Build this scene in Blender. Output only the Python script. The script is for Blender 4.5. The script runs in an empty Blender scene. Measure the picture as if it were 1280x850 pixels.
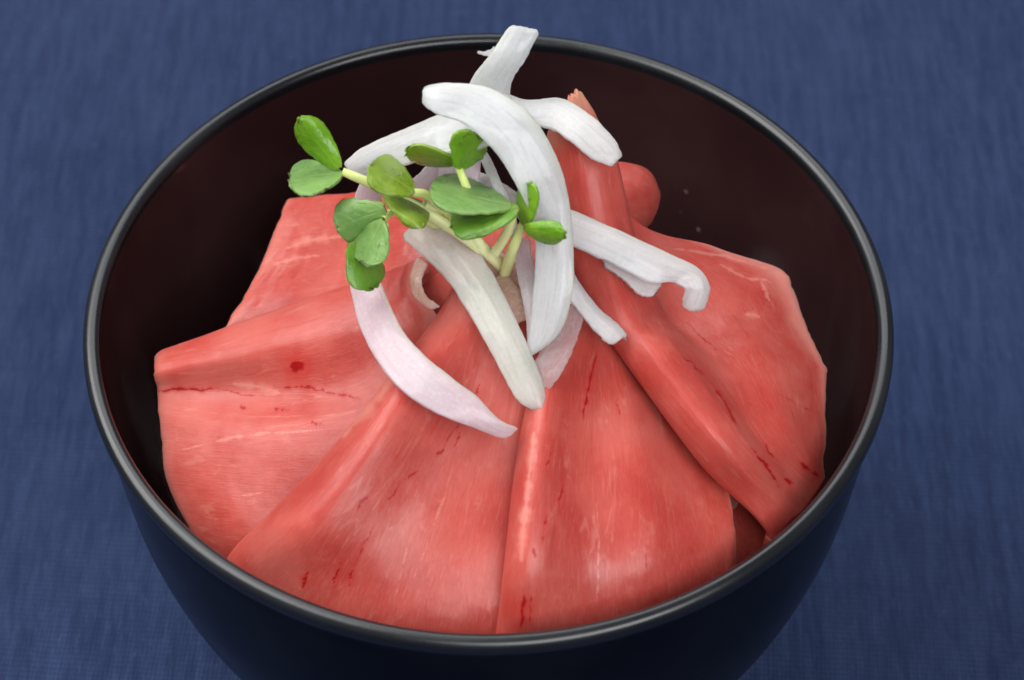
import bpy, math, random
import numpy as np
from mathutils import Vector, Matrix

# ------------------------------------------------------------------ camera, world, lamps, exposure
MM = 0.001
H = 80.0                                   # height of the bowl rim above the cloth (mm)
ELEV = math.radians(49.693); DIST = 355.674; AIM = (3.478, -6.887, H)
FPX = 1280 * 85 / 36
scn = bpy.context.scene
col = scn.collection
cam_d = bpy.data.cameras.new('camera'); cam = bpy.data.objects.new('camera', cam_d); col.objects.link(cam)
CAM = np.array([AIM[0], AIM[1] - DIST * math.cos(ELEV), AIM[2] + DIST * math.sin(ELEV)])
cam.location = [float(c) * MM for c in CAM]
cam.rotation_euler = (math.pi / 2 - ELEV, 0, 0)
cam_d.lens = 85; cam_d.sensor_width = 36; cam_d.clip_start = 0.01; cam_d.clip_end = 20
cam_d.dof.use_dof = True; cam_d.dof.focus_distance = 0.352; cam_d.dof.aperture_fstop = 26
scn.camera = cam

w = bpy.data.worlds.new('World'); scn.world = w; w.use_nodes = True
bg = w.node_tree.nodes['Background']; bg.inputs['Color'].default_value = (0.85, 0.92, 1.0, 1); bg.inputs['Strength'].default_value = 0.15

def area(name, loc, aim, size, power, color=(1, 1, 1)):
    l = bpy.data.lights.new(name, 'AREA'); l.shape = 'RECTANGLE'; l.size, l.size_y = size; l.energy = power; l.color = color
    o = bpy.data.objects.new(name, l); col.objects.link(o); o.location = loc
    d = Vector(aim) - Vector(loc); o.rotation_euler = d.to_track_quat('-Z', 'Y').to_euler()
    return o
area('softbox_key', (-0.31, 0.10, 0.53), (0, 0, 0.08), (0.46, 0.46), 4.1, (1.0, 0.99, 0.97))
area('softbox_back', (-0.04, 0.50, 0.58), (0, 0, 0.08), (0.75, 0.30), 2.2, (0.97, 0.98, 1.0))
area('softbox_front', (0.24, -0.56, 0.66), (0, 0, 0.08), (0.60, 0.45), 6.0, (0.98, 0.99, 1.0))
scn.view_settings.view_transform = 'Standard'; scn.view_settings.look = 'None'
scn.view_settings.exposure = 0.0; scn.view_settings.gamma = 1.0
scn.render.engine = 'CYCLES'
scn.cycles.max_bounces = 7; scn.cycles.diffuse_bounces = 3; scn.cycles.glossy_bounces = 4

# ------------------------------------------------------------------ helpers
RNG = np.random.default_rng(7)
_F = np.array([0, math.cos(ELEV), -math.sin(ELEV)]); _R = np.array([1., 0, 0]); _U = np.array([0, math.sin(ELEV), math.cos(ELEV)])
def at(px, py, h):
    """point (mm) that stands h millimetres above the rim's plane, found along the sight line of photo point (px, py)"""
    d = _F + _R * ((px - 640) / FPX) + _U * ((425 - py) / FPX)
    return CAM + d * ((H + h - CAM[2]) / d[2])

def wall_r(z):
    """inner radius of the bowl at height z (mm above the cloth)"""
    return np.interp(z, PROF_IN[:, 1], PROF_IN[:, 0])
PROF_IN = np.array([(0.5, 12.0), (16, 12.4), (29, 15.0), (39, 20.5), (45, 28.0), (49.6, 38.0), (53, 50.0), (55.5, 62.0), (57.1, 72.0), (57.7, 78.0), (57.7, 130)])

def put(name, me, mat, parent=None, label=None, cat=None, group=None, kind=None, smooth=True):
    o = bpy.data.objects.new(name, me); col.objects.link(o)
    if mat: me.materials.append(mat)
    if parent: o.parent = parent
    if label: o['label'] = label
    if cat: o['category'] = cat
    if group: o['group'] = group
    if kind: o['kind'] = kind
    if smooth: me.polygons.foreach_set('use_smooth', [True] * len(me.polygons))
    return o

def empty(name, loc, label, cat, group=None):
    o = bpy.data.objects.new(name, None); col.objects.link(o); o.location = [float(c) * MM for c in loc]
    o.empty_display_size = 0.005
    o['label'] = label; o['category'] = cat
    if group: o['group'] = group
    return o

def make_mesh(name, V, Fq, attrs=None, uv=None):
    me = bpy.data.meshes.new(name)
    V = np.asarray(V, float) * MM
    Fq = np.asarray(Fq, int)
    me.vertices.add(len(V)); me.vertices.foreach_set('co', V.ravel())
    n = Fq.shape[1]
    me.loops.add(Fq.size); me.loops.foreach_set('vertex_index', Fq.ravel())
    me.polygons.add(len(Fq)); me.polygons.foreach_set('loop_start', np.arange(0, Fq.size, n)); 
    me.update(calc_edges=True)
    if uv is not None:
        a = me.attributes.new('suv', 'FLOAT_VECTOR', 'POINT')
        a.data.foreach_set('vector', np.column_stack([uv, np.zeros(len(uv))]).astype(np.float32).ravel())
    for k, v in (attrs or {}).items():
        a = me.attributes.new(k, 'FLOAT', 'POINT'); a.data.foreach_set('value', np.asarray(v, np.float32))
    me.validate()
    return me

def crom(P, n):
    """Catmull-Rom through the control rows of P (k, ...), n samples"""
    P = np.asarray(P, float); k = len(P)
    Q = np.concatenate([[2 * P[0] - P[1]], P, [2 * P[-1] - P[-2]]])
    t = np.linspace(0, k - 1, n); i = np.minimum(t.astype(int), k - 2); f = (t - i)
    f = f.reshape((-1,) + (1,) * (P.ndim - 1))
    a, b, c, d = Q[i], Q[i + 1], Q[i + 2], Q[i + 3]
    return 0.5 * ((2 * b) + (c - a) * f + (2 * a - 5 * b + 4 * c - d) * f ** 2 + (3 * b - a - 3 * c + d) * f ** 3)

def vnoise(x, y, seed, octaves=4, rough=0.5):
    """smooth value noise, about -1..1"""
    r = np.random.default_rng(seed); out = 0; amp = 1; tot = 0
    for o in range(octaves):
        T = r.uniform(-1, 1, (64, 64))
        xi = np.floor(x).astype(int); yi = np.floor(y).astype(int); fx = x - xi; fy = y - yi
        fx = fx * fx * (3 - 2 * fx); fy = fy * fy * (3 - 2 * fy)
        g = lambda a, b: T[a % 64, b % 64]
        v = (g(xi, yi) * (1 - fx) + g(xi + 1, yi) * fx) * (1 - fy) + (g(xi, yi + 1) * (1 - fx) + g(xi + 1, yi + 1) * fx) * fy
        out = out + amp * v; tot += amp; amp *= rough; x = x * 2.03 + 11.3; y = y * 2.03 + 5.7
    return out / tot

def surf_normals(S):
    du = np.gradient(S, axis=1); dv = np.gradient(S, axis=0)
    n = np.cross(du, dv); n /= np.linalg.norm(n, axis=2, keepdims=True) + 1e-9
    return n

def smooth(S, it, sig=1):
    for _ in range(it):
        P = np.pad(S, ((1, 1), (1, 1), (0, 0)), mode='reflect', reflect_type='odd')
        S = (P[1:-1, 1:-1] * 4 + P[:-2, 1:-1] + P[2:, 1:-1] + P[1:-1, :-2] + P[1:-1, 2:]) / 8
    return S

def slab(name, S, thick, attrs=None, taper=6, min_edge=0.25, swap=False):
    """closed sheet of the given thickness under the surface S (rows, cols, 3); rounded thin edges"""
    nv, nu, _ = S.shape
    n = surf_normals(S)
    if ((CAM - S) * n).sum(2).mean() < 0: n = -n; 
    flip = ((CAM - S) * np.cross(np.gradient(S, axis=1), np.gradient(S, axis=0))).sum(2).mean() < 0
    iu = np.minimum(np.arange(nu), nu - 1 - np.arange(nu)); iv = np.minimum(np.arange(nv), nv - 1 - np.arange(nv))
    e = np.minimum(iu[None, :], iv[:, None]) / taper
    e = np.clip(e, 0, 1); prof = min_edge + (1 - min_edge) * np.sqrt(1 - (1 - e) ** 2)
    T = thick * prof
    top = S - n * (thick - T)[..., None] * 0.5
    bot = S - n * ((thick + T) * 0.5)[..., None]
    V = np.concatenate([top.reshape(-1, 3), bot.reshape(-1, 3)])
    idx = np.arange(nv * nu).reshape(nv, nu)
    a, b, c, d = idx[:-1, :-1].ravel(), idx[:-1, 1:].ravel(), idx[1:, 1:].ravel(), idx[1:, :-1].ravel()
    q = np.column_stack([a, b, c, d]); N = nv * nu
    if flip: q = q[:, ::-1]
    Fq = [q, q[:, ::-1] + N]
    def side(l):
        l = np.asarray(l); s = np.column_stack([l[:-1], l[:-1] + N, l[1:] + N, l[1:]])
        Fq.append(s[:, ::-1] if flip else s)
    side(idx[0, :]); side(idx[::-1, 0]); side(idx[-1, ::-1]); side(idx[:, -1])
    Fq = np.concatenate(Fq)
    uu, vv = np.meshgrid(np.linspace(0, 1, nu), np.linspace(0, 1, nv))
    # metric coordinates in mm so that the grain has a real size
    Lu = np.linalg.norm(np.diff(S, axis=1), axis=2).sum(1).mean(); Lv = np.linalg.norm(np.diff(S, axis=0), axis=2).sum(0).mean()
    uv = np.column_stack([uu.ravel() * Lu, vv.ravel() * Lv]); uv = np.concatenate([uv, uv])
    if swap: uv = uv[:, ::-1]
    at2 = {k: np.concatenate([v.ravel(), v.ravel()]) for k, v in (attrs or {}).items()}
    return make_mesh(name, V, Fq, at2, uv)

def grid_surface(rows, nv, nu, sharp=False):
    """rows of (px, py, h) sight points -> dense surface (nv, nu, 3) in mm"""
    G = np.array([[at(*p) for p in r] for r in rows])
    A = crom(G, nv)
    S = crom(A.transpose(1, 0, 2), nu).transpose(1, 0, 2)
    if sharp:                                  # a straight knife cut with corners along the last column
        t = np.linspace(0, len(G) - 1, nv); i = np.minimum(t.astype(int), len(G) - 2); f = (t - i)[:, None, None]
        Q = crom((G[i] * (1 - f) + G[i + 1] * f).transpose(1, 0, 2), nu).transpose(1, 0, 2)
        w_ = np.clip((np.linspace(0, 1, nu) - .80) / .20, 0, 1); w_ = (.55 * w_ * w_ * (3 - 2 * w_))[None, :, None]
        S = S * (1 - w_) + Q * w_
    return S

def pixel_of(S):
    q = S - CAM; z = q @ _F
    return 640 + FPX * (q @ _R) / z, 425 - FPX * (q @ _U) / z

# ------------------------------------------------------------------ material helpers
class NT:
    def __init__(s, name):
        s.m = bpy.data.materials.new(name); s.m.use_nodes = True; s.t = s.m.node_tree
        s.b = s.t.nodes['Principled BSDF']; s.out = s.t.nodes['Material Output']
    def n(s, typ, **kw):
        x = s.t.nodes.new(typ)
        for k, v in kw.items():
            if k in x.inputs and not hasattr(x, k): x.inputs[k].default_value = v
            else: setattr(x, k, v)
        return x
    def l(s, a, b): s.t.links.new(a, b)
    def mapr(s, v, a, b, c=0., d=1., interp='SMOOTHSTEP'):
        x = s.n('ShaderNodeMapRange', interpolation_type=interp)
        s.l(v, x.inputs['Value']); x.inputs['From Min'].default_value = a; x.inputs['From Max'].default_value = b
        x.inputs['To Min'].default_value = c; x.inputs['To Max'].default_value = d
        return x.outputs['Result']
    def mix(s, f, a, b, mode='MIX'):
        x = s.n('ShaderNodeMix', data_type='RGBA', blend_type=mode)
        for sock, val in ((x.inputs[0], f), (x.inputs[6], a), (x.inputs[7], b)):
            if isinstance(val, (int, float)): sock.default_value = val
            elif isinstance(val, tuple): sock.default_value = val if len(val) == 4 else (*val, 1)
            else: s.l(val, sock)
        return x.outputs[2]
    def math(s, op, a, b=0.0):
        x = s.n('ShaderNodeMath', operation=op)
        for i, val in enumerate((a, b)):
            if isinstance(val, (int, float)): x.inputs[i].default_value = val
            else: s.l(val, x.inputs[i])
        return x.outputs[0]
    def noise(s, vec, scale, detail=4, rough=0.55, scl=(1, 1, 1), rot=(0, 0, 0), dist=0.0):
        mp = s.n('ShaderNodeMapping'); s.l(vec, mp.inputs['Vector']); mp.inputs['Scale'].default_value = scl; mp.inputs['Rotation'].default_value = rot
        x = s.n('ShaderNodeTexNoise'); s.l(mp.outputs[0], x.inputs['Vector'])
        x.inputs['Scale'].default_value = scale; x.inputs['Detail'].default_value = detail; x.inputs['Roughness'].default_value = rough; x.inputs['Distortion'].default_value = dist
        return x.outputs['Fac']
    def attr(s, name, out='Fac'): return s.n('ShaderNodeAttribute', attribute_name=name).outputs[out]
    def coord(s, k='Object'): return s.n('ShaderNodeTexCoord').outputs[k]
    def set(s, **kw):
        for k, v in kw.items():
            sock = s.b.inputs[k.replace('_', ' ')]
            if isinstance(v, (int, float)): sock.default_value = v
            elif isinstance(v, tuple): sock.default_value = v if len(v) != 3 or sock.type != 'RGBA' else (*v, 1)
            else: s.l(v, sock)
    def bump(s, h, strength=0.3, dist=0.0005, prev=None):
        x = s.n('ShaderNodeBump'); x.inputs['Strength'].default_value = strength; x.inputs['Distance'].default_value = dist
        s.l(h, x.inputs['Height'])
        if prev is not None: s.l(prev, x.inputs['Normal'])
        return x.outputs['Normal']

def m_cloth():
    k = NT('indigo_linen'); c = k.coord()
    def wave(scale, direction, rot):
        mp = k.n('ShaderNodeMapping'); k.l(c, mp.inputs['Vector']); mp.inputs['Rotation'].default_value = (0, 0, rot)
        x = k.n('ShaderNodeTexWave', wave_type='BANDS', bands_direction=direction, wave_profile='SIN'); k.l(mp.outputs[0], x.inputs['Vector'])
        x.inputs['Scale'].default_value = scale; x.inputs['Distortion'].default_value = 1.2; x.inputs['Detail'].default_value = 2; x.inputs['Detail Scale'].default_value = 0.6
        return x.outputs['Fac']
    r = math.radians(4)
    weft = wave(300, 'Y', r); warp = wave(420, 'X', r)
    slub = k.noise(c, 520, 4, .7, (1, .10, 1), dist=.2); slub2 = k.noise(c, 330, 3, .6, (.10, 1, 1), (0, 0, r)); big = k.noise(c, 22, 3); yarn = k.noise(c, 1500, 3, .6, (1, .25, 1))
    base = k.mix(k.mapr(slub, .30, .70), (0.009, 0.019, 0.064), (0.025, 0.044, 0.112))
    base = k.mix(k.math('MULTIPLY', k.mapr(slub2, .5, .75), .35), base, (0.010, 0.018, 0.056))
    base = k.mix(k.math('MULTIPLY', k.mapr(weft, .55, .1), .40), base, (0.009, 0.016, 0.052))
    base = k.mix(k.math('MULTIPLY', k.mapr(warp, .55, .1), .22), base, (0.009, 0.017, 0.055))
    base = k.mix(k.math('MULTIPLY', k.mapr(yarn, .52, .72), .35), base, (0.038, 0.064, 0.145))
    base = k.mix(k.math('MULTIPLY', k.mapr(big, .35, .7), .15), base, (0.036, 0.058, 0.130))
    k.set(Base_Color=base, Roughness=.85, Sheen_Weight=.12, Sheen_Roughness=.5, Sheen_Tint=(.5, .6, 1.0), Specular_IOR_Level=.2)
    h = k.math('ADD', k.math('ADD', weft, warp), k.math('MULTIPLY', slub, 1.5))
    k.set(Normal=k.bump(h, .55, .00025))
    return k.m

def lacquer(name, colr, rough, spec=.5, speck=True):
    k = NT(name); c = k.coord()
    sm = k.noise(c, 45, 4); fine = k.noise(c, 900, 2)
    base = k.mix(k.mapr(sm, .35, .7), colr, tuple(min(1, x * 1.35 + .002) for x in colr))
    if speck:
        vo = k.n('ShaderNodeTexVoronoi', feature='F1'); vo.inputs['Scale'].default_value = 230; k.l(c, vo.inputs['Vector'])
        ns = k.noise(c, 30, 2)
        dust = k.math('MULTIPLY', k.mapr(vo.outputs['Distance'], .13, .05), k.mapr(ns, .56, .66))
        base = k.mix(k.math('MULTIPLY', dust, .30), base, (.35, .33, .36))
    k.set(Base_Color=base, Roughness=k.mapr(sm, .3, .75, rough * .8, rough * 1.3), Specular_IOR_Level=spec)
    k.set(Normal=k.bump(fine, .06, .0002))
    return k.m

def m_meat():
    k = NT('cured_meat'); uv = k.attr('suv', 'Vector'); c = k.coord()
    fib = k.noise(uv, 1.3, 5, .62, (1, .09, 1), dist=1.1); fib2 = k.noise(uv, 5.0, 4, .6, (1, .06, 1), dist=.5)
    blot = k.noise(c, 110, 5, .6); pink = k.noise(c, 42, 3, .5, dist=.6); vein = k.noise(uv, .42, 4, .6, (1, .22, 1), dist=1.4); speck = k.noise(c, 420, 3, .6)
    base = k.mix(k.mapr(blot, .30, .70), (0.450, 0.050, 0.038), (0.540, 0.100, 0.078))
    base = k.mix(k.math('MULTIPLY', k.mapr(pink, .46, .74), .50), base, (0.53, 0.155, 0.130))
    base = k.mix(k.math('MULTIPLY', k.mapr(pink, .48, .30), .45), base, (0.36, 0.026, 0.022))
    base = k.mix(k.math('MULTIPLY', k.mapr(fib, .50, .75), .30), base, (0.56, 0.175, 0.14))
    base = k.mix(k.math('MULTIPLY', k.mapr(fib, .44, .26), .35), base, (0.35, 0.022, 0.018))
    base = k.mix(k.math('MULTIPLY', k.mapr(fib2, .56, .76), .30), base, (0.66, 0.26, 0.21))
    base = k.mix(k.math('MULTIPLY', k.mapr(vein, .60, .70), .25), base, (0.66, 0.29, 0.235))
    base = k.mix(k.math('MULTIPLY', k.mapr(speck, .62, .78), .25), base, (0.64, 0.26, 0.21))
    fib3 = k.noise(uv, 13, 3, .6, (1, .05, 1), dist=.4)
    base = k.mix(k.math('MULTIPLY', k.mapr(fib3, .50, .72), .22), base, (0.66, 0.24, 0.19)); base = k.mix(k.math('MULTIPLY', k.mapr(fib3, .46, .30), .22), base, (0.33, 0.026, 0.02))
    pale = k.attr('pale'); brown = k.attr('brown')
    wig = k.math('MULTIPLY', k.math('SUBTRACT', k.noise(c, 900, 3, .6), .5), 1.6)
    crack = k.mapr(k.math('ADD', k.attr('crack'), wig), 1.25, .55); halo = k.mapr(k.math('ADD', k.attr('crack'), wig), 3.6, .8)
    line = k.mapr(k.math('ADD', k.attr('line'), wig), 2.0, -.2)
    base = k.mix(k.math('MULTIPLY', pale, .75), base, (0.78, 0.42, 0.35))
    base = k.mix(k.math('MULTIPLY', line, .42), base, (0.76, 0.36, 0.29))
    base = k.mix(brown, base, (0.42, 0.20, 0.12))
    base = k.mix(k.math('MULTIPLY', halo, .45), base, (0.50, 0.018, 0.016))
    base = k.mix(crack, base, (0.34, 0.006, 0.007))
    k.set(Base_Color=base, Subsurface_Weight=.8, Subsurface_Radius=(1.0, .16, .12), Subsurface_Scale=.0030)
    wet = k.noise(c, 90, 4, .6)
    k.set(Roughness=k.mapr(wet, .30, .70, .33, .43), Specular_IOR_Level=.34, Coat_Weight=.05, Coat_Roughness=.2)
    fine = k.noise(c, 1300, 3); lump = k.noise(c, 300, 4, .6)
    vo = k.n('ShaderNodeTexVoronoi'); vo.inputs['Scale'].default_value = 190; k.l(c, vo.inputs['Vector'])
    drop = k.math('MULTIPLY', k.mapr(vo.outputs['Distance'], .15, .05), k.mapr(k.noise(c, 60, 2), .58, .66))
    h = k.math('ADD', k.math('MULTIPLY', fib, .6), k.math('ADD', k.math('ADD', k.math('MULTIPLY', fib2, .35), k.math('MULTIPLY', fib3, .14)), k.math('ADD', k.math('MULTIPLY', fine, .14), k.math('MULTIPLY', lump, 1.5))))
    h = k.math('SUBTRACT', k.math('ADD', h, k.math('MULTIPLY', drop, .9)), k.math('MULTIPLY', crack, .6))
    k.set(Normal=k.bump(h, .28, .00022))
    return k.m

def m_onion(name, tint, cut=(.88, .88, .89), vein=(.66, .67, .67), trans=.15):
    k = NT(name); uv = k.attr('suv', 'Vector'); c = k.coord()
    grain = k.noise(c, 1700, 3, .65); blot = k.noise(c, 130, 4, .55); fib = k.noise(uv, 1.5, 4, .6, (1, .06, 1), dist=.3); fib2 = k.noise(uv, 5.5, 3, .6, (1, .06, 1)); lump = k.noise(c, 380, 3, .5)
    base = k.mix(k.mapr(blot, .35, .7), cut, tint)
    base = k.mix(k.math('MULTIPLY', k.mapr(fib, .50, .66), .70), base, vein)
    base = k.mix(k.math('MULTIPLY', k.mapr(fib2, .52, .68), .40), base, vein)
    base = k.mix(k.math('MULTIPLY', k.mapr(grain, .50, .66), .60), base, (.92, .92, .93))
    base = k.mix(k.math('MULTIPLY', k.attr('pale'), .55), base, (.86, .88, .68))
    k.set(Base_Color=base, Subsurface_Weight=1.0, Subsurface_Radius=(1., .95, .93), Subsurface_Scale=.0016,
          Roughness=.28, Specular_IOR_Level=.5, IOR=1.18, Transmission_Weight=.45, Coat_Weight=.4, Coat_Roughness=.08)
    h = k.math('ADD', k.math('MULTIPLY', grain, .30), k.math('ADD', k.math('MULTIPLY', lump, .7), k.math('ADD', k.math('MULTIPLY', fib, .8), k.math('MULTIPLY', fib2, .4))))
    k.set(Normal=k.bump(h, .50, .00020))
    tl = k.n('ShaderNodeBsdfTranslucent'); k.l(base, tl.inputs['Color'])
    m1 = k.n('ShaderNodeMixShader'); m1.inputs[0].default_value = trans
    k.l(k.b.outputs[0], m1.inputs[1]); k.l(tl.outputs[0], m1.inputs[2]); k.l(m1.outputs[0], k.out.inputs['Surface'])
    return k.m

def m_leaf(name, c1, c2, vein):
    k = NT(name); uv = k.attr('suv', 'Vector'); c = k.coord()
    blot = k.noise(c, 260, 4, .6); fine = k.noise(c, 1400, 3)
    base = k.mix(k.mapr(blot, .3, .7), c1, c2)
    base = k.mix(k.math('MULTIPLY', k.attr('vein'), .8), base, vein)
    base = k.mix(k.attr('brown'), base, (.10, .055, .02))
    k.set(Base_Color=base, Roughness=k.mapr(blot, .3, .7, .24, .40), Specular_IOR_Level=.6, Subsurface_Weight=.25, Subsurface_Radius=(.5, 1., .2), Subsurface_Scale=.0006)
    k.set(Normal=k.bump(k.math('ADD', fine, k.math('ADD', k.math('MULTIPLY', blot, 2.0), k.math('MULTIPLY', k.attr('vein'), -1.5))), .35, .0002))
    tr = k.n('ShaderNodeBsdfTranslucent'); k.l(k.mix(.5, base, (.30, .50, .03)), tr.inputs['Color'])
    mx = k.n('ShaderNodeMixShader'); mx.inputs[0].default_value = .28
    k.l(k.b.outputs[0], mx.inputs[1]); k.l(tr.outputs[0], mx.inputs[2]); k.l(mx.outputs[0], k.out.inputs['Surface'])
    return k.m

def m_stem():
    k = NT('sprout_stem'); uv = k.attr('suv', 'Vector'); c = k.coord()
    g = k.attr('green'); fib = k.noise(uv, 3.0, 3, .6, (1, .08, 1))
    base = k.mix(g, (.88, .87, .46), (.60, .74, .18))
    base = k.mix(k.math('MULTIPLY', k.mapr(fib, .45, .7), .4), base, (.90, .92, .66))
    k.set(Base_Color=base, Roughness=.32, Subsurface_Weight=.6, Subsurface_Radius=(1, 1, .4), Subsurface_Scale=.0012)
    k.set(Normal=k.bump(fib, .25, .0002))
    return k.m

# ------------------------------------------------------------------ the setting: the cloth
def build_cloth():
    n = 161; x = np.linspace(-700, 700, n); X, Y = np.meshgrid(x, x)
    Z = 0.5 * vnoise(X / 60 + 20, Y / 90 + 20, 3, 3)
    rr = np.hypot(X, Y); Z = Z * np.clip((rr - 45) / 60, 0, 1) - .05
    idx = np.arange(n * n).reshape(n, n)
    q = np.column_stack([idx[:-1, :-1].ravel(), idx[:-1, 1:].ravel(), idx[1:, 1:].ravel(), idx[1:, :-1].ravel()])
    o = put('tablecloth', make_mesh('tablecloth', np.column_stack([X.ravel(), Y.ravel(), Z.ravel()]), q), m_cloth(), kind='structure')
    o['label'] = 'indigo blue woven cloth spread flat under the bowl'
build_cloth()

# ------------------------------------------------------------------ the bowl
def lathe(name, prof, seg=256, close=False, cap=False):
    P = np.asarray(prof, float); m = len(P); t = np.linspace(0, 2 * np.pi, seg, endpoint=False)
    V = np.stack([P[:, 0][:, None] * np.cos(t), P[:, 0][:, None] * np.sin(t), np.repeat(P[:, 1][:, None], seg, 1)], 2).reshape(-1, 3)
    i = np.arange(m - 1)[:, None]; j = np.arange(seg)[None, :]; j2 = (j + 1) % seg
    q = np.stack([i * seg + j, i * seg + j2, (i + 1) * seg + j2, (i + 1) * seg + j], 2).reshape(-1, 4)
    return make_mesh(name, V, q)

def resample(P, n): return crom(np.asarray(P, float), n)

def build_bowl():
    root = empty('lacquer_bowl', (0, 0, 0), 'round black lacquer bowl with dark red brown inside standing on the blue cloth', 'bowl')
    black = lacquer('black_lacquer', (.0020, .0026, .0044), .22, .13)
    rimm = lacquer('rim_lacquer', (.007, .008, .010), .27, .55, False)
    red = lacquer('inner_lacquer', (.027, .0105, .0112), .07, 1.0)
    outer = resample([(59.3, 76.9), (58.9, 75.2), (58.8, 72), (58.2, 62), (56.8, 50), (54, 38), (50, 27), (45, 18), (38, 12), (31, 9)], 90)
    put('outer_wall', lathe('outer_wall', outer[::-1]), black, root)
    foot = [(31, 9.0), (29.4, 5), (29.5, 1.2), (29.1, .5), (28.2, .5), (27.7, 1.2), (27.4, 6.5), (0.01, 7.0)]
    put('foot_ring', lathe('foot_ring', foot[::-1]), black, root)
    inner = [(0.01, 11.9)] + [tuple(p) for p in PROF_IN[:-1]]
    inner = resample(inner, 90)
    put('inner_wall', lathe('inner_wall', inner[::-1]), red, root)
    a = np.linspace(0, np.pi, 18)
    bead = [(57.7, H - 2.0)] + [(58.95 - 1.25 * math.cos(x), H - 1.15 + 1.15 * math.sin(x)) for x in a] + [(60.2, H - 2.0), (60.0, H - 2.7), (59.3, H - 3.1)]
    put('rim', lathe('rim', bead[::-1]), rimm, root)
build_bowl()

# ------------------------------------------------------------------ meat slices
MEAT = m_meat()
def stroke(PX, PY, pts, width, jitter=1.5, seed=0):
    """distance, in stroke widths, from a thin irregular tear that follows the listed points on the slice (9 = far away)"""
    r = np.random.default_rng(seed); P = crom(np.array(pts, float), 80); e = np.linspace(0, 9, 80)
    P = P + np.column_stack([vnoise(e + seed, e * 0 + .5, seed + 1, 3), vnoise(e + seed, e * 0 + 3.5, seed + 2, 3)]) * jitter
    W = width * (0.25 + 0.75 * np.sin(np.linspace(0.1, np.pi - 0.1, 80))) * np.clip(.9 + 1.1 * vnoise(e * 1.6, e * 0 + seed % 50, seed + 5, 3), .3, 1.6)
    m = np.full(PX.shape, 9.0)
    g = 14 + 9 * width
    sel = (PX > P[:, 0].min() - g) & (PX < P[:, 0].max() + g) & (PY > P[:, 1].min() - g) & (PY < P[:, 1].max() + g)
    if not sel.any(): return m
    m[sel] = np.minimum(9, (np.hypot(PX[sel][:, None] - P[None, :, 0], PY[sel][:, None] - P[None, :, 1]) / W[None, :]).min(1))
    return m

def meat(name, rows, label, nv=260, nu=220, thick=1.7, cracks=(), lines=(), spots=(), pale_edges=(), browns=(), seed=1, rough_edge=.5, lump=.35, parent=None, smooth_it=25, swap=False, sharp=False):
    S = grid_surface(rows, nv, nu, sharp)
    S = smooth(S, smooth_it)
    # irregular cut edges
    uu, vv = np.meshgrid(np.linspace(0, 1, nu), np.linspace(0, 1, nv))
    n = surf_normals(S)
    if ((CAM - S) * n).sum(2).mean() < 0: n = -n
    tu = np.gradient(S, axis=1); tu /= np.linalg.norm(tu, axis=2, keepdims=True) + 1e-9
    tv = np.gradient(S, axis=0); tv /= np.linalg.norm(tv, axis=2, keepdims=True) + 1e-9
    wu = vnoise(vv * 14, uu * 0 + seed, seed, 4, .6) * (np.abs(uu - .5) * 2) ** 6 * rough_edge
    wv = vnoise(uu * 14, vv * 0 + seed, seed + 3, 4, .6) * (np.abs(vv - .5) * 2) ** 6 * rough_edge
    S = S + tu * wu[..., None] + tv * wv[..., None]
    PX, PY = pixel_of(S)
    crack = np.full(PX.shape, 9.0); line = np.full(PX.shape, 9.0); brown = np.zeros(PX.shape); pale = np.zeros(PX.shape)
    for i, (pts, wd) in enumerate(cracks): crack = np.minimum(crack, stroke(PX, PY, pts, wd * .8, 3.2, seed * 31 + i))
    for i, (pts, wd) in enumerate(lines): line = np.minimum(line, stroke(PX, PY, pts, wd, 1.8, seed * 57 + i))
    for (x, y, r, a) in spots: brown = np.maximum(brown, np.clip(1.5 - np.hypot(PX - x, (PY - y) * 1.2) / r + .5 * vnoise(PX / 6, PY / 6, seed, 3), 0, 1) * a)
    for (x, y, r, a) in browns: brown = np.maximum(brown, np.clip(1.3 - np.hypot(PX - x, PY - y) / r, 0, 1) * a)
    for (side, wd, a) in pale_edges:
        d = {'l': uu, 'r': 1 - uu, 't': vv, 'b': 1 - vv}[side]
        pale = np.maximum(pale, np.clip(1 - d / (wd * (1 + .6 * vnoise(uu * 8, vv * 8, seed + 9, 3))), 0, 1) * a)
    L = lump * vnoise(uu * 5 + seed, vv * 4, seed + 5, 4, .5) + .03 * vnoise(uu * 26, vv * 5, seed + 6, 3, .6)
    S = S + n * L[..., None]
    # a slice bends along the inside of the bowl, it does not pass through it
    r = np.hypot(S[..., 0], S[..., 1]); lim = wall_r(S[..., 2]) - thick - .35
    f = np.where(r > lim, lim / np.maximum(r, 1e-6), 1.0)
    S[..., 0] *= f; S[..., 1] *= f
    me = slab(name, S, thick, dict(crack=crack, line=line, brown=brown, pale=pale), taper=7, min_edge=.2, swap=swap)
    return put(name, me, MEAT, parent, label, 'meat slice', 'meat slices fanned out in the bowl')

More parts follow.
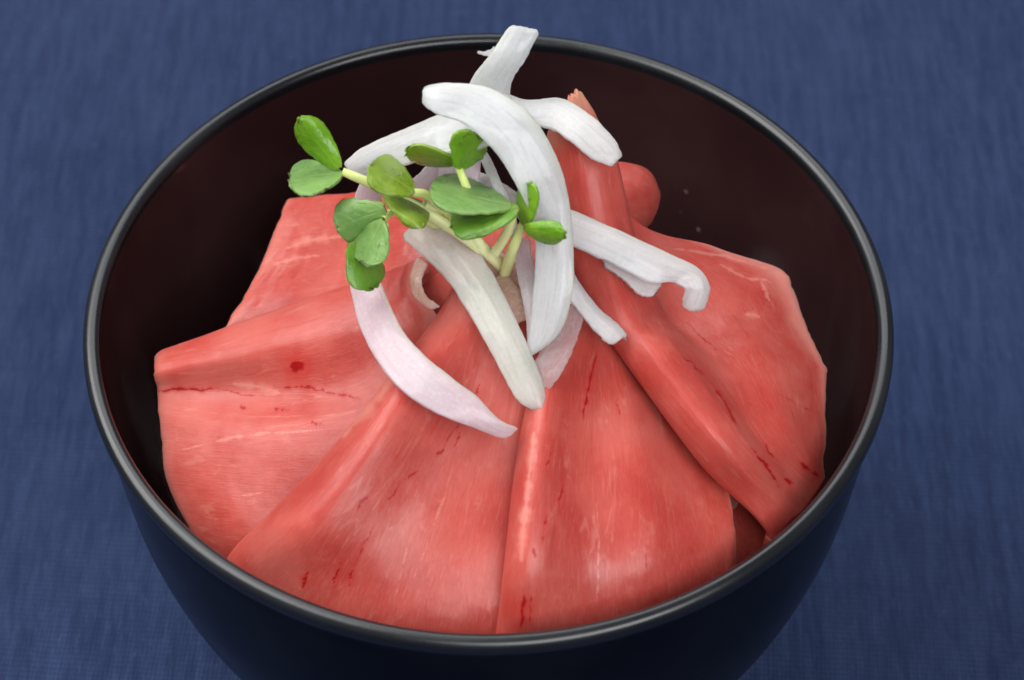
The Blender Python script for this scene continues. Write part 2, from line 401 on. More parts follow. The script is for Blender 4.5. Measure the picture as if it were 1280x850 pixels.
meat('meat_slice', [
    [(368, 268, -16), (402, 262, -14), (445, 258, -9), (500, 252, -1), (560, 250, 4)],
    [(356, 250, -9), (400, 245, -7), (440, 242, -4), (500, 240, 3), (560, 235, 8)],
    [(336, 300, -9), (390, 295, -6), (440, 290, -2), (500, 285, 5), (560, 280, 9)],
    [(307, 360, -10.5), (370, 350, -7), (440, 340, -2), (500, 330, 4), (560, 320, 7)],
    [(280, 408, -12), (350, 400, -10), (430, 390, -5), (500, 380, 0), (560, 370, 3)],
    [(255, 460, -18), (340, 455, -16), (430, 445, -12), (500, 440, -7), (560, 430, -3)]],
    'pink meat slice hanging behind the others, its upper edge just under the sprout leaves', seed=3, nv=200, nu=180, swap=True,
    lines=[([(355, 310), (390, 300), (430, 296)], 3.5), ([(340, 330), (370, 322), (400, 320)], 2.0)], pale_edges=[('l', .10, .35), ('t', .10, .3)])

meat('meat_slice', [
    [(222, 462, -18), (310, 425, -12), (430, 382, -5), (490, 362, 0), (535, 335, 3)],
    [(197, 440, -11), (300, 402, -4), (430, 358, 4), (490, 336, 7), (529, 318, 9)],
    [(190, 463, -9), (305, 438, -1.7), (430, 405, 5), (485, 380, 7.5), (517, 350, 9.5)],
    [(195, 489, -11.6), (320, 490, -6.2), (440, 478, .4), (500, 430, 4.5), (546, 386, 6)],
    [(198, 530, -12), (330, 540, -5.4), (450, 530, -.4), (510, 490, 2), (560, 440, 4)],
    [(205, 600, -14), (330, 610, -8.5), (440, 610, -4.5), (500, 570, -1.5), (550, 520, 0)],
    [(243, 682, -17.5), (320, 690, -13), (430, 690, -9), (490, 650, -6), (540, 600, -4)],
    [(272, 742, -22), (335, 760, -18), (440, 765, -15), (490, 730, -11), (540, 690, -9)]],
    'wide pink meat slice with a dark speck, folded over beside the bowl wall', seed=5, nv=320, nu=260, thick=1.8, swap=True,
    cracks=[([(367, 458), (371, 457), (376, 459)], 6.5), ([(195, 489), (225, 487), (250, 488), (268, 486)], 2.3), ([(356, 485), (378, 484), (392, 486), (405, 490)], 2.6), ([(400, 490), (420, 494), (450, 498)], 1.6),
            ([(342, 512), (362, 511)], 1.2), ([(388, 528), (402, 531)], 1.1), ([(300, 507), (306, 510)], 1.3), ([(268, 486), (300, 492), (340, 496)], .8)],
    lines=[([(222, 563), (250, 557), (300, 545), (350, 541), (410, 537)], 1.6), ([(290, 480), (330, 484), (350, 492)], 4), ([(300, 620), (330, 616)], 1.2)],
    pale_edges=[('r', .10, .9), ('l', .04, .3), ('t', .05, .2)])

meat('meat_slice', [
    [(590, 345, 8), (570, 352, 13), (590, 350, 15), (625, 355, 15), (660, 365, 12), (690, 370, 8)],
    [(560, 400, 5), (545, 398, 10.5), (568, 400, 13), (610, 410, 12.5), (662, 420, 10), (700, 425, 6)],
    [(505, 472, 2), (486, 472, 8.5), (514, 478, 12), (590, 485, 8), (662, 490, 7), (700, 490, 3)],
    [(445, 562, -4), (422, 552, 4), (456, 568, 8.5), (548, 585, 3.5), (652, 595, 2), (700, 595, -1)],
    [(368, 652, -11), (345, 636, -2.5), (384, 660, 2.2), (510, 690, -1.8), (640, 700, -3), (690, 700, -6)],
    [(318, 730, -18), (288, 693, -10.2), (326, 726, -8.2), (480, 775, -8), (632, 785, -9), (680, 785, -11)],
    [(300, 790, -20), (262, 752, -16), (300, 792, -14), (460, 840, -14), (630, 855, -15), (680, 860, -14)]],
    'pink meat slice whose shiny rolled edge runs down from the onion to the bowl rim', seed=11, nv=340, nu=300, thick=1.9,
    cracks=[([(470, 655), (455, 680), (440, 715), (436, 735)], 1.4), ([(462, 620), (452, 628), (445, 640)], 2.0), ([(580, 520), (560, 550), (545, 575)], 1.2), ([(575, 540), (568, 560)], 1.2),
            ([(555, 562), (545, 570)], 1.6), ([(500, 600), (490, 620), (470, 640)], .9), ([(385, 715), (378, 735)], 2.0), ([(428, 700), (415, 730)], 1.3), ([(530, 570), (520, 590), (505, 600)], .9),
            ([(600, 480), (590, 505)], 1.0)],
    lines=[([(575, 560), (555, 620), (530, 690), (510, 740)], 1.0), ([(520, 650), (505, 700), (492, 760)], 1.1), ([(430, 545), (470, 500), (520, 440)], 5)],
    pale_edges=[('t', .06, .3)], lump=.3)

meat('meat_slice', [
    [(690, 362, 7), (672, 362, 11), (697, 355, 13.5), (735, 352, 10.5), (765, 360, 10), (800, 370, 7), (815, 372, 3)],
    [(690, 420, 6), (668, 425, 10), (695, 418, 12.5), (738, 415, 9.6), (772, 420, 8.2), (815, 425, 3.5), (835, 428, 2)],
    [(676, 505, 3.5), (657, 505, 8.4), (682, 508, 11.2), (738, 508, 7.0), (792, 505, 5.6), (850, 505, -1.2), (875, 508, -1)],
    [(662, 602, -1), (641, 602, 4), (670, 606, 7.4), (738, 610, 3.8), (812, 602, 2.8), (885, 590, -4), (905, 590, -4)],
    [(650, 702, -6), (629, 702, -1), (657, 706, 2.4), (738, 710, -.6), (822, 694, -.6), (905, 660, -4.6), (921, 655, -5.5)],
    [(640, 788, -12), (619, 786, -8), (649, 792, -6), (738, 788, -7.2), (832, 762, -7), (908, 722, -8.2), (923, 706, -9)],
    [(640, 872, -16), (612, 858, -15), (645, 865, -13), (738, 860, -14), (842, 832, -14), (925, 790, -13), (940, 770, -14)]],
    'pink meat slice with a narrow glossy ridge, beside the tall upright slice', seed=17, nv=340, nu=280, thick=1.8,
    cracks=[([(745, 440), (738, 475), (732, 500), (729, 525)], 1.6), ([(704, 605), (696, 630)], 1.1), ([(684, 640), (676, 680)], 1.2), ([(667, 685), (668, 697)], 1.5), ([(655, 745), (652, 785)], 2.6), ([(664, 745), (662, 782)], 1.2),
            ([(807, 675), (808, 700), (807, 740)], 1.0), ([(770, 500), (775, 520)], .9), ([(690, 560), (680, 590)], .8)],
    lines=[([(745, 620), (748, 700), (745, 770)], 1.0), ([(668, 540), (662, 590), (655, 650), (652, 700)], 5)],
    pale_edges=[('r', .05, .5)], lump=.3)

meat('meat_slice', [
    [(700, 168, 24), (684, 166, 27), (708, 128, 31), (724, 113, 32), (742, 142, 29), (735, 160, 24), (748, 190, 18), (752, 215, 14)],
    [(704, 235, 19), (690, 225, 22), (722, 200, 26), (748, 190, 26.5), (771, 200, 24), (760, 225, 17), (782, 262, 11), (797, 290, 7)],
    [(728, 322, 11), (708, 312, 15.5), (740, 300, 19), (770, 290, 19), (791, 290, 16.5), (790, 310, 10), (835, 308, 6), (895, 304, .5)],
    [(768, 402, 3), (742, 395, 11), (778, 390, 14.5), (805, 382, 13), (820, 378, 10.5), (838, 392, 6), (900, 370, 4), (986, 338, -3)],
    [(808, 450, -1), (772, 440, 9), (806, 436, 13), (836, 426, 12.6), (856, 420, 8.5), (872, 428, 5), (930, 412, 3.5), (1007, 400, -4.5)],
    [(845, 500, -4), (805, 488, 6.2), (838, 482, 10.8), (868, 470, 10.2), (890, 462, 6), (908, 462, 4), (965, 450, 2), (1037, 462, -7)],
    [(908, 590, -10), (874, 580, .6), (908, 572, 5.2), (936, 562, 4.6), (952, 558, 1.2), (966, 556, .2), (998, 540, -2), (1036, 535, -9)],
    [(975, 670, -16), (958, 664, -6.8), (984, 648, -6.2), (1002, 630, -8.3), (1012, 616, -8.8), (1018, 609, -9.2), (1026, 601, -10), (1033, 592, -11.5)],
    [(992, 762, -22), (996, 742, -19), (1020, 722, -18), (1036, 705, -18), (1045, 692, -18), (1052, 680, -18), (1058, 672, -18), (1064, 660, -19)]],
    'tall meat slice standing upright with a brown tip and flaring out to the bowl wall', seed=23, nv=380, nu=360, thick=1.6, smooth_it=10, sharp=True,
    cracks=[([(880, 470), (900, 495), (912, 515), (922, 532)], 1.9), ([(855, 445), (870, 460), (880, 470)], 1.0), ([(940, 560), (955, 580), (975, 610)], 1.6), ([(955, 552), (965, 575)], 1.2), ([(990, 605), (980, 598)], 1.3),
            ([(1000, 578), (1012, 588)], 2.0), ([(1015, 590), (1024, 596)], 1.6), ([(970, 490), (1000, 505), (1030, 520)], .8), ([(850, 398), (880, 425), (900, 440)], .8)],
    lines=[([(930, 392), (950, 396)], 2), ([(952, 352), (962, 375)], 1.6), ([(900, 330), (930, 345), (960, 350)], 2), ([(830, 310), (900, 318), (960, 335)], 1.5)],
    browns=[(722, 118, 28, .75), (690, 172, 22, .5), (742, 145, 10, .4)], pale_edges=[('t', .07, .6), ('r', .05, .7)], rough_edge=1.1)

meat('meat_slice', [
    [(735, 222, 2), (735, 207, 9), (742, 245, 13), (748, 290, 6), (752, 300, -3)],
    [(770, 216, 1), (770, 203, 7.5), (776, 240, 11.5), (776, 290, 4), (776, 296, -5)],
    [(796, 216, 0), (798, 206, 5.5), (803, 238, 8.5), (798, 288, 2), (796, 290, -6)],
    [(812, 228, -1), (816, 218, 3), (821, 241, 5), (814, 278, 0), (808, 280, -6)],
    [(816, 244, -3), (823, 238, 0), (826, 247, 1), (821, 264, -1.5), (812, 266, -5)]],
    'small rounded folded end of a meat slice peeking out behind the tall upright slice', seed=29, nv=110, nu=110, thick=1.5, lump=.2, rough_edge=.2)

meat('meat_slice', [
    [(830, 560, -8), (880, 570, -10), (930, 590, -13), (980, 610, -16)],
    [(860, 640, -9), (905, 645, -11), (950, 660, -13), (995, 680, -17)],
    [(880, 700, -12), (925, 700, -13), (965, 705, -15), (1005, 712, -18)],
    [(900, 780, -19), (940, 775, -19), (980, 765, -20), (1015, 755, -21)]],
    'meat slice mostly hidden in the gap under the tall slice at the rim', seed=31, nv=90, nu=90, thick=1.5)

meat('meat_slice', [
    [(500, 300, 0), (560, 290, 4), (620, 280, 8), (680, 275, 9), (720, 280, 7)],
    [(505, 340, 1), (560, 330, 6), (620, 315, 10), (680, 310, 11), (725, 320, 8)],
    [(515, 380, 1), (565, 375, 6), (620, 360, 10), (680, 355, 10), (730, 360, 7)],
    [(530, 430, -2), (575, 420, 3), (620, 410, 6), (680, 405, 6), (735, 410, 3)]],
    'orange red meat slice lying inside the pile under the onion', seed=37, nv=110, nu=130, thick=1.5)

# ------------------------------------------------------------------ onion strips
ON_W = m_onion('onion_white', (.82, .83, .83))
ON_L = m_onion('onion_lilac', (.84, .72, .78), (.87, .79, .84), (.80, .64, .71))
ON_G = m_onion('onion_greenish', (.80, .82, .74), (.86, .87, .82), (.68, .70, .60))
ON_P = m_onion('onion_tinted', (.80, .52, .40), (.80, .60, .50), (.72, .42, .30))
ON_M = m_onion('onion_membrane', (.80, .58, .58), (.82, .66, .67), (.92, .88, .88), trans=.5)
def strip(name, L, R, label, mat, thick=1.5, crown=.5, nv=150, nu=44, seed=1, rough=.35, lump=.16, skin=None, ridge=None):
    """a cut onion strip: L and R list matching points (px, py, h) down its two edges; crown lifts its middle"""
    L = np.array([at(*p) for p in L]); R = np.array([at(*p) for p in R])
    A, B = crom(L, nv), crom(R, nv)
    t = np.linspace(-.08, 1.08, nu)[None, :, None]
    e = np.linspace(0, 1, nv); e = np.minimum(e, 1 - e) / .05; e = np.sqrt(np.clip(1 - (1 - np.clip(e, 0, 1)) ** 2, 0, 1)) * .45 + .55
    M_ = (A + B) / 2; A = M_ + (A - M_) * e[:, None]; B = M_ + (B - M_) * e[:, None]
    wid = np.linalg.norm(B - A, axis=1)[:, None]; wf = np.clip(wid / 3.0, 0, 1)
    S = A[:, None] * (1 - t) + B[:, None] * t
    n = surf_normals(S)
    if ((CAM - S) * n).sum(2).mean() < 0: n = -n
    S = S + n * (crown * (1 - (2 * t - 1) ** 2)) * wf[..., None]
    if ridge:
        q = np.linspace(0, 1, nu); d = np.where(q < ridge[0], q / ridge[0], (1 - q) / (1 - ridge[0])); d = np.sqrt(d * d + .01) - .1; d = np.convolve(np.pad(d, 3, mode='edge'), np.ones(7) / 7, 'valid')
        S = S + n * (.45 * ridge[1] * d[None, :] * wf)[..., None]
    uu, vv = np.meshgrid(np.linspace(0, 1, nu), np.linspace(0, 1, nv))
    tu = B - A; tu = (tu / (np.linalg.norm(tu, axis=1, keepdims=True) + 1e-9))[:, None]
    tv = np.gradient(S, axis=0); tv /= np.linalg.norm(tv, axis=2, keepdims=True) + 1e-9
    sgn = np.where(uu > .5, 1, -1)
    S = S + tu * (sgn * vnoise(vv * 22, uu * 0 + (uu > .5) * 9.3 + .5, seed, 3, .5) * np.abs(2 * uu - 1) ** 3 * rough * .35 * wf)[..., None]
    S = S + tv * (vnoise(uu * 6, vv * 3, seed + 4, 3) * np.abs(2 * vv - 1) ** 10 * .25 * wf)[..., None]
    S = S + n * (lump * .6 * vnoise(uu * 3, vv * 9, seed + 8, 3, .5))[..., None]
    pale = np.zeros_like(uu)
    if skin == 'r': pale = np.clip(1 - (1 - uu) / .16, 0, 1)
    if skin == 'l': pale = np.clip(1 - uu / .16, 0, 1)
    me = slab(name, S, thick * .7, dict(pale=pale), taper=2.5, min_edge=.55)
    return put(name, me, mat, None, label, 'onion strip', 'onion strips heaped on the meat')

strip('onion_strip', [(640, 29, 43), (612, 72, 39), (592, 100, 35), (578, 140, 30), (570, 180, 26)], [(674, 36, 43), (652, 78, 39), (637, 104, 35), (632, 140, 30), (628, 185, 26)],
      'thick white onion strip poking straight up above the bowl rim', ON_W, 2.0, 0.28, seed=2, ridge=(.3, .9), skin='l')
strip('onion_sliver', [(597, 63, 38), (604, 64, 38), (612, 62, 38.2), (618, 58, 38.4)], [(597, 65, 38), (604, 68, 38), (611, 69, 38.2), (616, 69, 38.4)], 'tiny curled white onion skin sliver on the upright onion strip', ON_W, .3, 0.0, nv=40, nu=12, seed=3, rough=.1)
strip('onion_strip', [(528, 108, 41), (560, 105, 41.5), (610, 112, 41), (660, 145, 39), (692, 195, 35), (709, 250, 30), (714, 310, 25), (712, 370, 20.5), (695, 420, 16), (655, 452, 13)],
      [(526, 129, 40), (548, 140, 40), (583, 152, 39), (620, 185, 36.5), (648, 228, 33), (668, 275, 28.5), (672, 320, 24), (668, 375, 19.5), (662, 420, 15.6), (652, 454, 12.8)],
      'broad white onion crescent arching over the top of the pile, longest of all', ON_W, 1.9, 0.32, nv=240, nu=60, seed=5, ridge=(.22, .5), skin='l')
strip('onion_strip', [(640, 118, 34), (600, 125, 34.5), (555, 142, 33.5), (500, 165, 30), (455, 185, 26.5), (428, 206, 24)], [(650, 160, 33), (600, 178, 34), (560, 188, 33), (520, 198, 30), (482, 212, 26.5), (448, 226, 23)],
      'white onion strip reaching out behind the sprouts over the dark bowl', ON_W, 1.7, 0.2, seed=7, ridge=(.3, .8), skin='l')
strip('onion_strip', [(475, 200, 23.5), (450, 232, 20), (441, 270, 17), (438, 320, 14), (441, 370, 13), (462, 430, 14), (500, 480, 14.8), (550, 515, 13.5), (600, 537, 11), (632, 550, 9)],
      [(500, 210, 23.5), (478, 240, 20), (468, 275, 17), (466, 320, 15), (478, 365, 15), (505, 420, 16), (548, 462, 16), (592, 495, 14), (625, 526, 11.5), (650, 536, 9.4)],
      'lilac tinged curved onion strip draped over the rolled meat edges below the sprouts', ON_L, 1.6, 0.14, nv=220, seed=9, ridge=(.85, .35), skin='r')
strip('onion_strip', [(500, 292, 18), (531, 318, 17.5), (564, 352, 17), (597, 405, 16), (624, 455, 14), (648, 498, 11.5), (670, 516, 10)],
      [(537, 266, 19.5), (580, 298, 19), (609, 335, 18.2), (636, 385, 17.2), (657, 430, 15.2), (676, 475, 12.5), (686, 518, 10.5)],
      'straight thick white onion strip lying diagonally below the sprout leaves', ON_G, 2.0, 0.28, seed=11, ridge=(.62, 1.3))
strip('onion_strip', [(618, 108, 31), (655, 125, 31.5), (700, 124, 32), (735, 143, 32), (765, 172, 31), (779, 196, 29.5)],
      [(622, 135, 30), (662, 153, 30.5), (690, 158, 31), (712, 172, 31), (740, 195, 30), (766, 209, 29)],
      'white onion strip curving across in front of the brown meat tip', ON_W, 1.9, 0.24, seed=13, ridge=(.35, 1.0), skin='l')
strip('onion_strip', [(690, 255, 25), (725, 268, 24.5), (780, 292, 23), (835, 318, 20.5), (872, 336, 18.5), (886, 358, 17), (880, 384, 15), (866, 391, 14)],
      [(688, 290, 24), (718, 303, 23.5), (765, 325, 22), (815, 350, 19.5), (845, 352, 18.5), (858, 362, 17.5), (855, 374, 15.8), (853, 384, 14.6)],
      'white onion strip sticking out over the flared meat slice with a hooked end', ON_W, 1.8, 0.2, seed=15, ridge=(.35, 1.1), skin='l')
strip('onion_strip', [(745, 300, 20.5), (775, 322, 19.5), (805, 340, 18.3), (830, 352, 17.5)], [(755, 330, 19.5), (778, 346, 18.5), (800, 366, 17), (818, 370, 16.6)],
      'short white onion strip tucked under the hooked onion strip', ON_W, 1.2, 0.12, nv=80, seed=17)
strip('onion_strip', [(704, 315, 21), (722, 350, 19), (748, 385, 16.5), (772, 405, 14.8), (784, 420, 14)], [(700, 355, 20), (715, 375, 18), (735, 402, 15.8), (757, 425, 14), (768, 431, 13.5)],
      'narrow white onion strip leaning on the deep red side of the tall meat slice', ON_W, 1.6, 0.16, seed=19, ridge=(.4, .8))
strip('onion_strip', [(725, 378, 16.5), (726, 400, 15.8), (716, 430, 14.4), (702, 460, 13), (682, 490, 11.5)], [(700, 385, 16), (692, 410, 15), (680, 435, 13.8), (668, 458, 12.5), (664, 482, 11.3)],
      'thin glassy onion membrane below the lower tip of the broad crescent', ON_M, .7, 0.08, seed=21, rough=.5)
strip('onion_strip', [(643, 300, 17), (645, 330, 17.5), (652, 365, 17), (658, 400, 15.5), (660, 430, 14)], [(660, 296, 17.5), (666, 330, 18), (672, 365, 17.4), (674, 400, 15.8), (676, 430, 14)],
      'slim onion strip standing between the sprout stem and the broad crescent', ON_L, 1.2, 0.12, nv=90, seed=23, ridge=(.5,.5))
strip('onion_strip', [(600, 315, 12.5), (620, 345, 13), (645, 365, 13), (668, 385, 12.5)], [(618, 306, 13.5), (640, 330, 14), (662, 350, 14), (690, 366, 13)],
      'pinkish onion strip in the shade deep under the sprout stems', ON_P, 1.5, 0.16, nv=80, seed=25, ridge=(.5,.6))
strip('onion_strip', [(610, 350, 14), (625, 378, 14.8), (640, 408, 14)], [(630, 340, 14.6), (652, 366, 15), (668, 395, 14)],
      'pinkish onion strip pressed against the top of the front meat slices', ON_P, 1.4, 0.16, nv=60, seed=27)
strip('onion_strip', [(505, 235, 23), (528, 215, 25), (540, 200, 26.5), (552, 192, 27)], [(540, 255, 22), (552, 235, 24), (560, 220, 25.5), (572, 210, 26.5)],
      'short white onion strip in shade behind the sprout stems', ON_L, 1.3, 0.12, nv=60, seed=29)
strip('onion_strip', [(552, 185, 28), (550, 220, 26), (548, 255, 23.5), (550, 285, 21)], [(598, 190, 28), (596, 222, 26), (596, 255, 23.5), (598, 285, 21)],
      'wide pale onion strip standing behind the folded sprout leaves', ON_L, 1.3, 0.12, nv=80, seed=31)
strip('onion_strip', [(585, 212, 24), (615, 222, 25), (650, 245, 25), (672, 270, 24)], [(590, 240, 23), (615, 245, 24), (640, 262, 24), (662, 290, 23)],
      'white onion strip crossing under the broad crescent behind the green leaves', ON_W, 1.3, 0.12, nv=70, seed=33)

strip('onion_strip', [(521, 320, 12.5), (513, 345, 13), (518, 370, 12.6), (538, 388, 11.6)], [(534, 328, 13.4), (526, 350, 13.6), (532, 370, 13), (551, 384, 12)],
      'small curled translucent onion rind at the end of the speckled meat slice', ON_P, .7, .2, nv=60, nu=24, seed=35)

strip('onion_strip', [(598, 192, 29), (612, 225, 28), (628, 262, 26), (640, 300, 23)], [(608, 188, 29.3), (624, 222, 28.3), (640, 258, 26.3), (650, 298, 23.3)],
      'thread thin onion strand under the curve of the broad crescent', ON_W, 1.0, .2, nv=70, nu=20, seed=41)
strip('onion_strip', [(668, 302, 20), (684, 345, 18), (690, 392, 15.5), (684, 425, 14)], [(682, 300, 20.3), (698, 343, 18.3), (704, 392, 15.8), (698, 428, 14.3)],
      'slender onion strand hidden mostly beneath the broad crescent, its tip on the ridge', ON_W, 1.0, .2, nv=70, nu=20, seed=43)
strip('onion_strip', [(622, 190, 27), (650, 222, 27), (680, 258, 26), (706, 292, 24)], [(634, 184, 27.2), (662, 214, 27.2), (692, 250, 26.2), (716, 286, 24.2)],
      'fine onion strand crossing behind the broad crescent toward the tall meat slice', ON_W, 1.0, .2, nv=70, nu=20, seed=45)

# ------------------------------------------------------------------ radish sprouts
LEAF_D = m_leaf('leaf_dark', (.11, .27, .025), (.19, .39, .04), (.30, .42, .10))
LEAF_B = m_leaf('leaf_blue_green', (.20, .38, .10), (.28, .48, .14), (.33, .46, .14))
LEAF_Y = m_leaf('leaf_yellow_green', (.20, .32, .025), (.30, .44, .05), (.38, .48, .12))
LEAF_V = m_leaf('leaf_vivid', (.16, .38, .012), (.26, .52, .025), (.30, .45, .06))
STEM = m_stem()
def tube(name, pts, rad, parent, seg=18, n=60, green=(0, 1)):
    """stem through the listed points (px, py, h); rad is a list of radii in mm"""
    P = crom(np.array([at(*p) for p in pts]), n); Rr = crom(np.array(rad, float)[:, None] * .7, n)[:, 0]
    T = np.gradient(P, axis=0); T /= np.linalg.norm(T, axis=1, keepdims=True)
    up = np.array([0, 0, 1.]); A = np.cross(T, up); A /= np.linalg.norm(A, axis=1, keepdims=True) + 1e-9; B = np.cross(T, A)
    a = np.linspace(0, 2 * np.pi, seg, endpoint=False)
    wob = 1 + .06 * np.sin(3 * a)[None, :] + .05 * vnoise(np.linspace(0, 8, n)[:, None] + 0 * a[None], 0 * a[None] + .3 + np.zeros((n, 1)), 4, 2)
    V = P[:, None] + (A[:, None] * np.cos(a)[None, :, None] + B[:, None] * np.sin(a)[None, :, None]) * (Rr[:, None] * wob)[..., None]
    i = np.arange(n - 1)[:, None]; j = np.arange(seg)[None]; j2 = (j + 1) % seg
    q = np.stack([i * seg + j, i * seg + j2, (i + 1) * seg + j2, (i + 1) * seg + j], 2).reshape(-1, 4)
    V = np.concatenate([V.reshape(-1, 3), P[:1], P[-1:]]); c0, c1 = n * seg, n * seg + 1
    jj = np.arange(seg); 
    caps = np.concatenate([np.column_stack([jj, np.full(seg, c0), np.full(seg, c0), (jj + 1) % seg])[:0]])
    L = np.concatenate([[0], np.cumsum(np.linalg.norm(np.diff(P, axis=0), axis=1))])
    uv = np.column_stack([np.tile(a * Rr.mean(), n), np.repeat(L, seg)]); uv = np.concatenate([uv, uv[:1], uv[-1:]])
    g = np.repeat(np.linspace(green[0], green[1], n), seg); g = np.concatenate([g, g[:1], g[-1:]])
    o = put(name, make_mesh(name, V[:-2], q, dict(green=g[:-2]), uv[:-2]), STEM, parent)
    return o

def leaf(name, base, tip, half, hb, ht, parent, mat, side=0.0, cup=1.0, droop=0.0, shape=2.2, notch=.06, brown=0.0, seed=1, fold=0.0, skew=0.0):
    """cotyledon blade from base to tip (photo points); half = half width in photo px; side tilts across, cup bends, droop bends along"""
    nv, nu = 90, 60
    b = np.array(base, float); t = np.array(tip, float); ax = t - b; Ln = np.hypot(*ax); pr = np.array([-ax[1], ax[0]]) / Ln
    s = np.linspace(0, 1, nv); c = np.linspace(-1, 1, nu)
    wdt = np.clip(s, 0, 1) ** (1 / shape * 1.25) * np.sqrt(np.clip(1 - (np.clip(s - .42, 0, 1) / .58) ** 2.3, 0, 1)) 
    wdt = np.maximum(wdt, .10 * (1 - s)) ; wdt = wdt / wdt.max()
    edge = 1 + .09 * vnoise(s * 8 + seed, s * 0 + .5, seed, 4, .6)
    pts = np.zeros((nv, nu, 3))
    for i in range(nv):
        for j in range(nu):
            w_ = half * wdt[i] * (edge[i] if abs(c[j]) > .7 else 1)
            dip = notch * Ln * (1 - min(1, abs(c[j]) * 2.2)) * s[i] ** 10          # notch at the tip
            p = b + ax * s[i] + pr * (w_ * c[j] + skew * half * s[i] * (1 - s[i])) - ax / Ln * dip
            cc = c[j] * wdt[i]
            h = hb + (ht - hb) * s[i] + side * cc - 1.9 * cup * cc * cc + fold * abs(cc) + droop * (s[i] * (1 - s[i])) * 4
            pts[i, j] = at(p[0], p[1], h)
    uu, vv = np.meshgrid(c, s)
    n = surf_normals(pts)
    pts = pts + n * (.10 * vnoise(uu * 2.5 + seed, vv * 4, seed + 2, 3))[..., None]
    vein = np.clip(1 - np.abs(uu) / (.10 * (1 - .75 * vv)), 0, 1) * np.clip(1.15 - vv, 0, 1)
    for q in (.25, .45, .62):
        for sg in (-1, 1):
            vein = np.maximum(vein, .35 * np.clip(1 - np.abs((vv - q) - .38 * np.abs(uu)) / .018, 0, 1) * (np.sign(uu) == sg) * np.clip(1 - np.abs(uu), 0, 1))
    vein = np.maximum(vein, .6 * np.clip((np.abs(uu) - .93) / .07, 0, 1)); vein = np.maximum(vein, np.clip(1 - vv / .14, 0, 1))
    br = brown * np.clip((np.maximum(np.abs(uu), vv) - .90) / .08, 0, 1) * np.clip(vnoise(uu * 5 + seed, vv * 9, seed + 4, 3) * 3 - .3, 0, 1)
    br = np.maximum(br, .7 * np.clip((vnoise(uu * 4 + seed * 3, vv * 5, seed + 7, 2) - .68) * 9, 0, 1))
    me = slab(name, pts, .45, dict(vein=vein, brown=br), taper=3, min_edge=.4)
    return put(name, me, mat, parent)

def sprout(label, pts, rad, blades, green=(0, 1)):
    root = empty('radish_sprout', at(*pts[0]), label, 'sprout', 'radish sprouts on the onion')
    inv = Matrix.Translation([-float(c) for c in np.array(at(*pts[0])) * MM])
    parts = [tube('stem', pts, rad, root, green=green)]
    for bl in blades: parts.append(leaf('leaf', parent=root, **bl))
    for p in parts: p.matrix_parent_inverse = inv
    return root

sprout('longest radish sprout, its two leaves reaching out over the dark bowl inside', [(624, 332, 14), (578, 294, 22), (520, 258, 25.5), (465, 230, 28), (428, 214, 29.5)], [1.15, 1.2, 1.1, 1.0, .85],
       [dict(base=(424, 211), tip=(374, 148), half=21, hb=29.5, ht=36, mat=LEAF_V, side=2.0, cup=.8, brown=1.0, seed=3, notch=.03, shape=3),
        dict(base=(428, 216), tip=(362, 224), half=23, hb=29.5, ht=28.5, mat=LEAF_B, side=-3.0, cup=.6, brown=1.0, seed=5, notch=.03)], (0, .8))
sprout('radish sprout with an olive green round leaf and a pale cupped leaf lying across stems', [(600, 305, 20), (565, 268, 25), (535, 245, 28), (515, 240, 29.5)], [1.1, 1.1, 1.0, .8],
       [dict(base=(519, 240), tip=(464, 205), half=25, hb=30, ht=32.5, mat=LEAF_Y, side=-2.5, cup=.8, seed=7, notch=.04, brown=.5),
        dict(base=(480, 243), tip=(534, 278), half=19, hb=28, ht=27.5, mat=LEAF_Y, side=2.0, cup=1.6, seed=9, notch=0.0, droop=1.0)], (.1, .9))
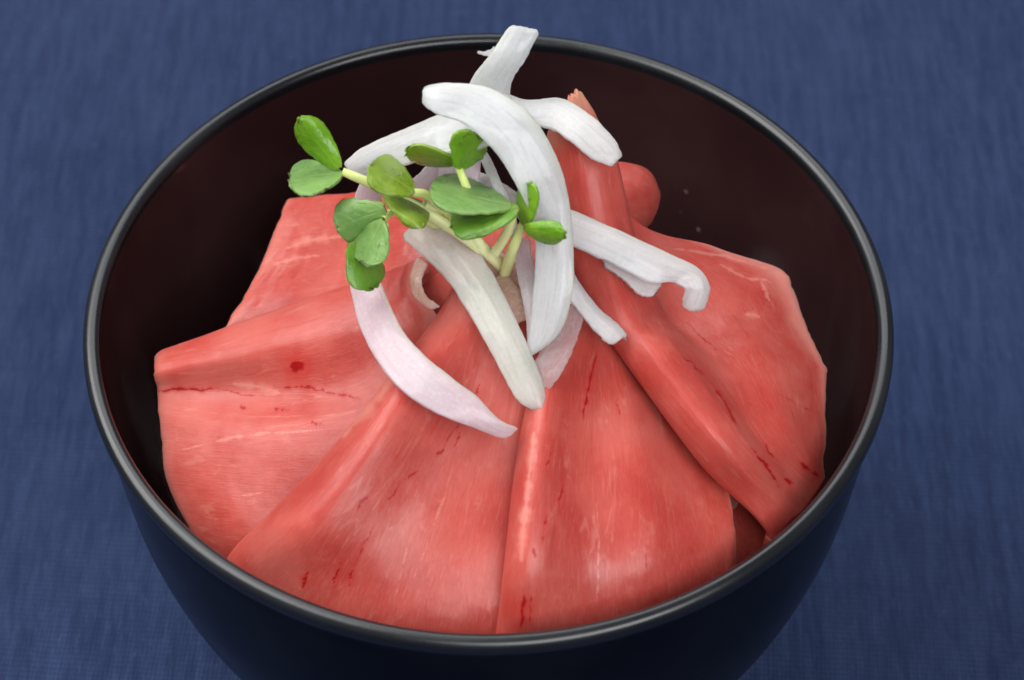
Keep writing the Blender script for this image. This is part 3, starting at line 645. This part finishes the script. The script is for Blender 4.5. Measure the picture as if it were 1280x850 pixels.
sprout('radish sprout with overlapping blue green leaves and a small dark leaf hanging lowest', [(560, 290, 18), (520, 268, 22), (495, 262, 24.5), (478, 275, 26)], [1.0, 1.0, .9, .7],
       [dict(base=(482, 262), tip=(420, 285), half=30, hb=27.2, ht=24.5, mat=LEAF_B, side=3.0, cup=.8, seed=11, notch=.05, skew=.2),
        dict(base=(478, 275), tip=(452, 328), half=26, hb=27.4, ht=23.0, mat=LEAF_B, side=-2.0, cup=.8, seed=13, notch=.04),
        dict(base=(440, 302), tip=(466, 360), half=25, hb=23.0, ht=18.5, mat=LEAF_D, side=2.0, cup=.8, seed=15, notch=.02)], (.2, 1))
sprout('radish sprout with two folded bright leaves in front of the broad onion crescent', [(590, 250, 27), (582, 230, 29.5), (576, 215, 31), (572, 206, 32)], [.9, .85, .8, .6],
       [dict(base=(570, 205), tip=(508, 190), half=13, hb=32, ht=33, mat=LEAF_Y, side=4.0, cup=.6, seed=17, notch=0, shape=3),
        dict(base=(574, 212), tip=(594, 168), half=24, hb=32, ht=37, mat=LEAF_V, side=-4.5, cup=.5, seed=19, notch=.02, skew=-.1)], (.6, 1))
sprout('radish sprout with a broad mid green leaf above a dark oval leaf over thick stems', [(620, 315, 20), (632, 295, 24), (640, 275, 27.5), (640, 262, 29.5)], [1.0, 1.0, .9, .6],
       [dict(base=(640, 257), tip=(538, 234), half=24, hb=30, ht=31.5, mat=LEAF_B, side=-3.0, cup=.8, seed=21, notch=.03, brown=.5),
        dict(base=(648, 258), tip=(564, 283), half=25, hb=30.5, ht=28.5, mat=LEAF_D, side=-2.5, cup=1.4, seed=23, notch=.02, shape=2.6)], (.1, .7))
sprout('small radish sprout standing upright with two tiny pointed leaves against the white onion', [(629, 348, 13), (641, 312, 21), (650, 288, 24.5), (656, 272, 27)], [1.15, 1.1, .85, .5],
       [dict(base=(655, 282), tip=(659, 229), half=14, hb=27, ht=33, mat=LEAF_V, side=2.5, cup=.5, seed=25, notch=0, shape=3, skew=.2),
        dict(base=(655, 285), tip=(706, 294), half=16, hb=28.5, ht=31, mat=LEAF_V, side=-2.0, cup=.6, seed=27, notch=0, shape=3, brown=.6)], (.2, .8))
sprout('thick pale yellow radish sprout stem running under the green leaves with no leaf showing', [(636, 342, 12), (602, 309, 19), (560, 275, 23), (530, 255, 26)], [1.35, 1.35, 1.25, 1.0], [], (0, .3))
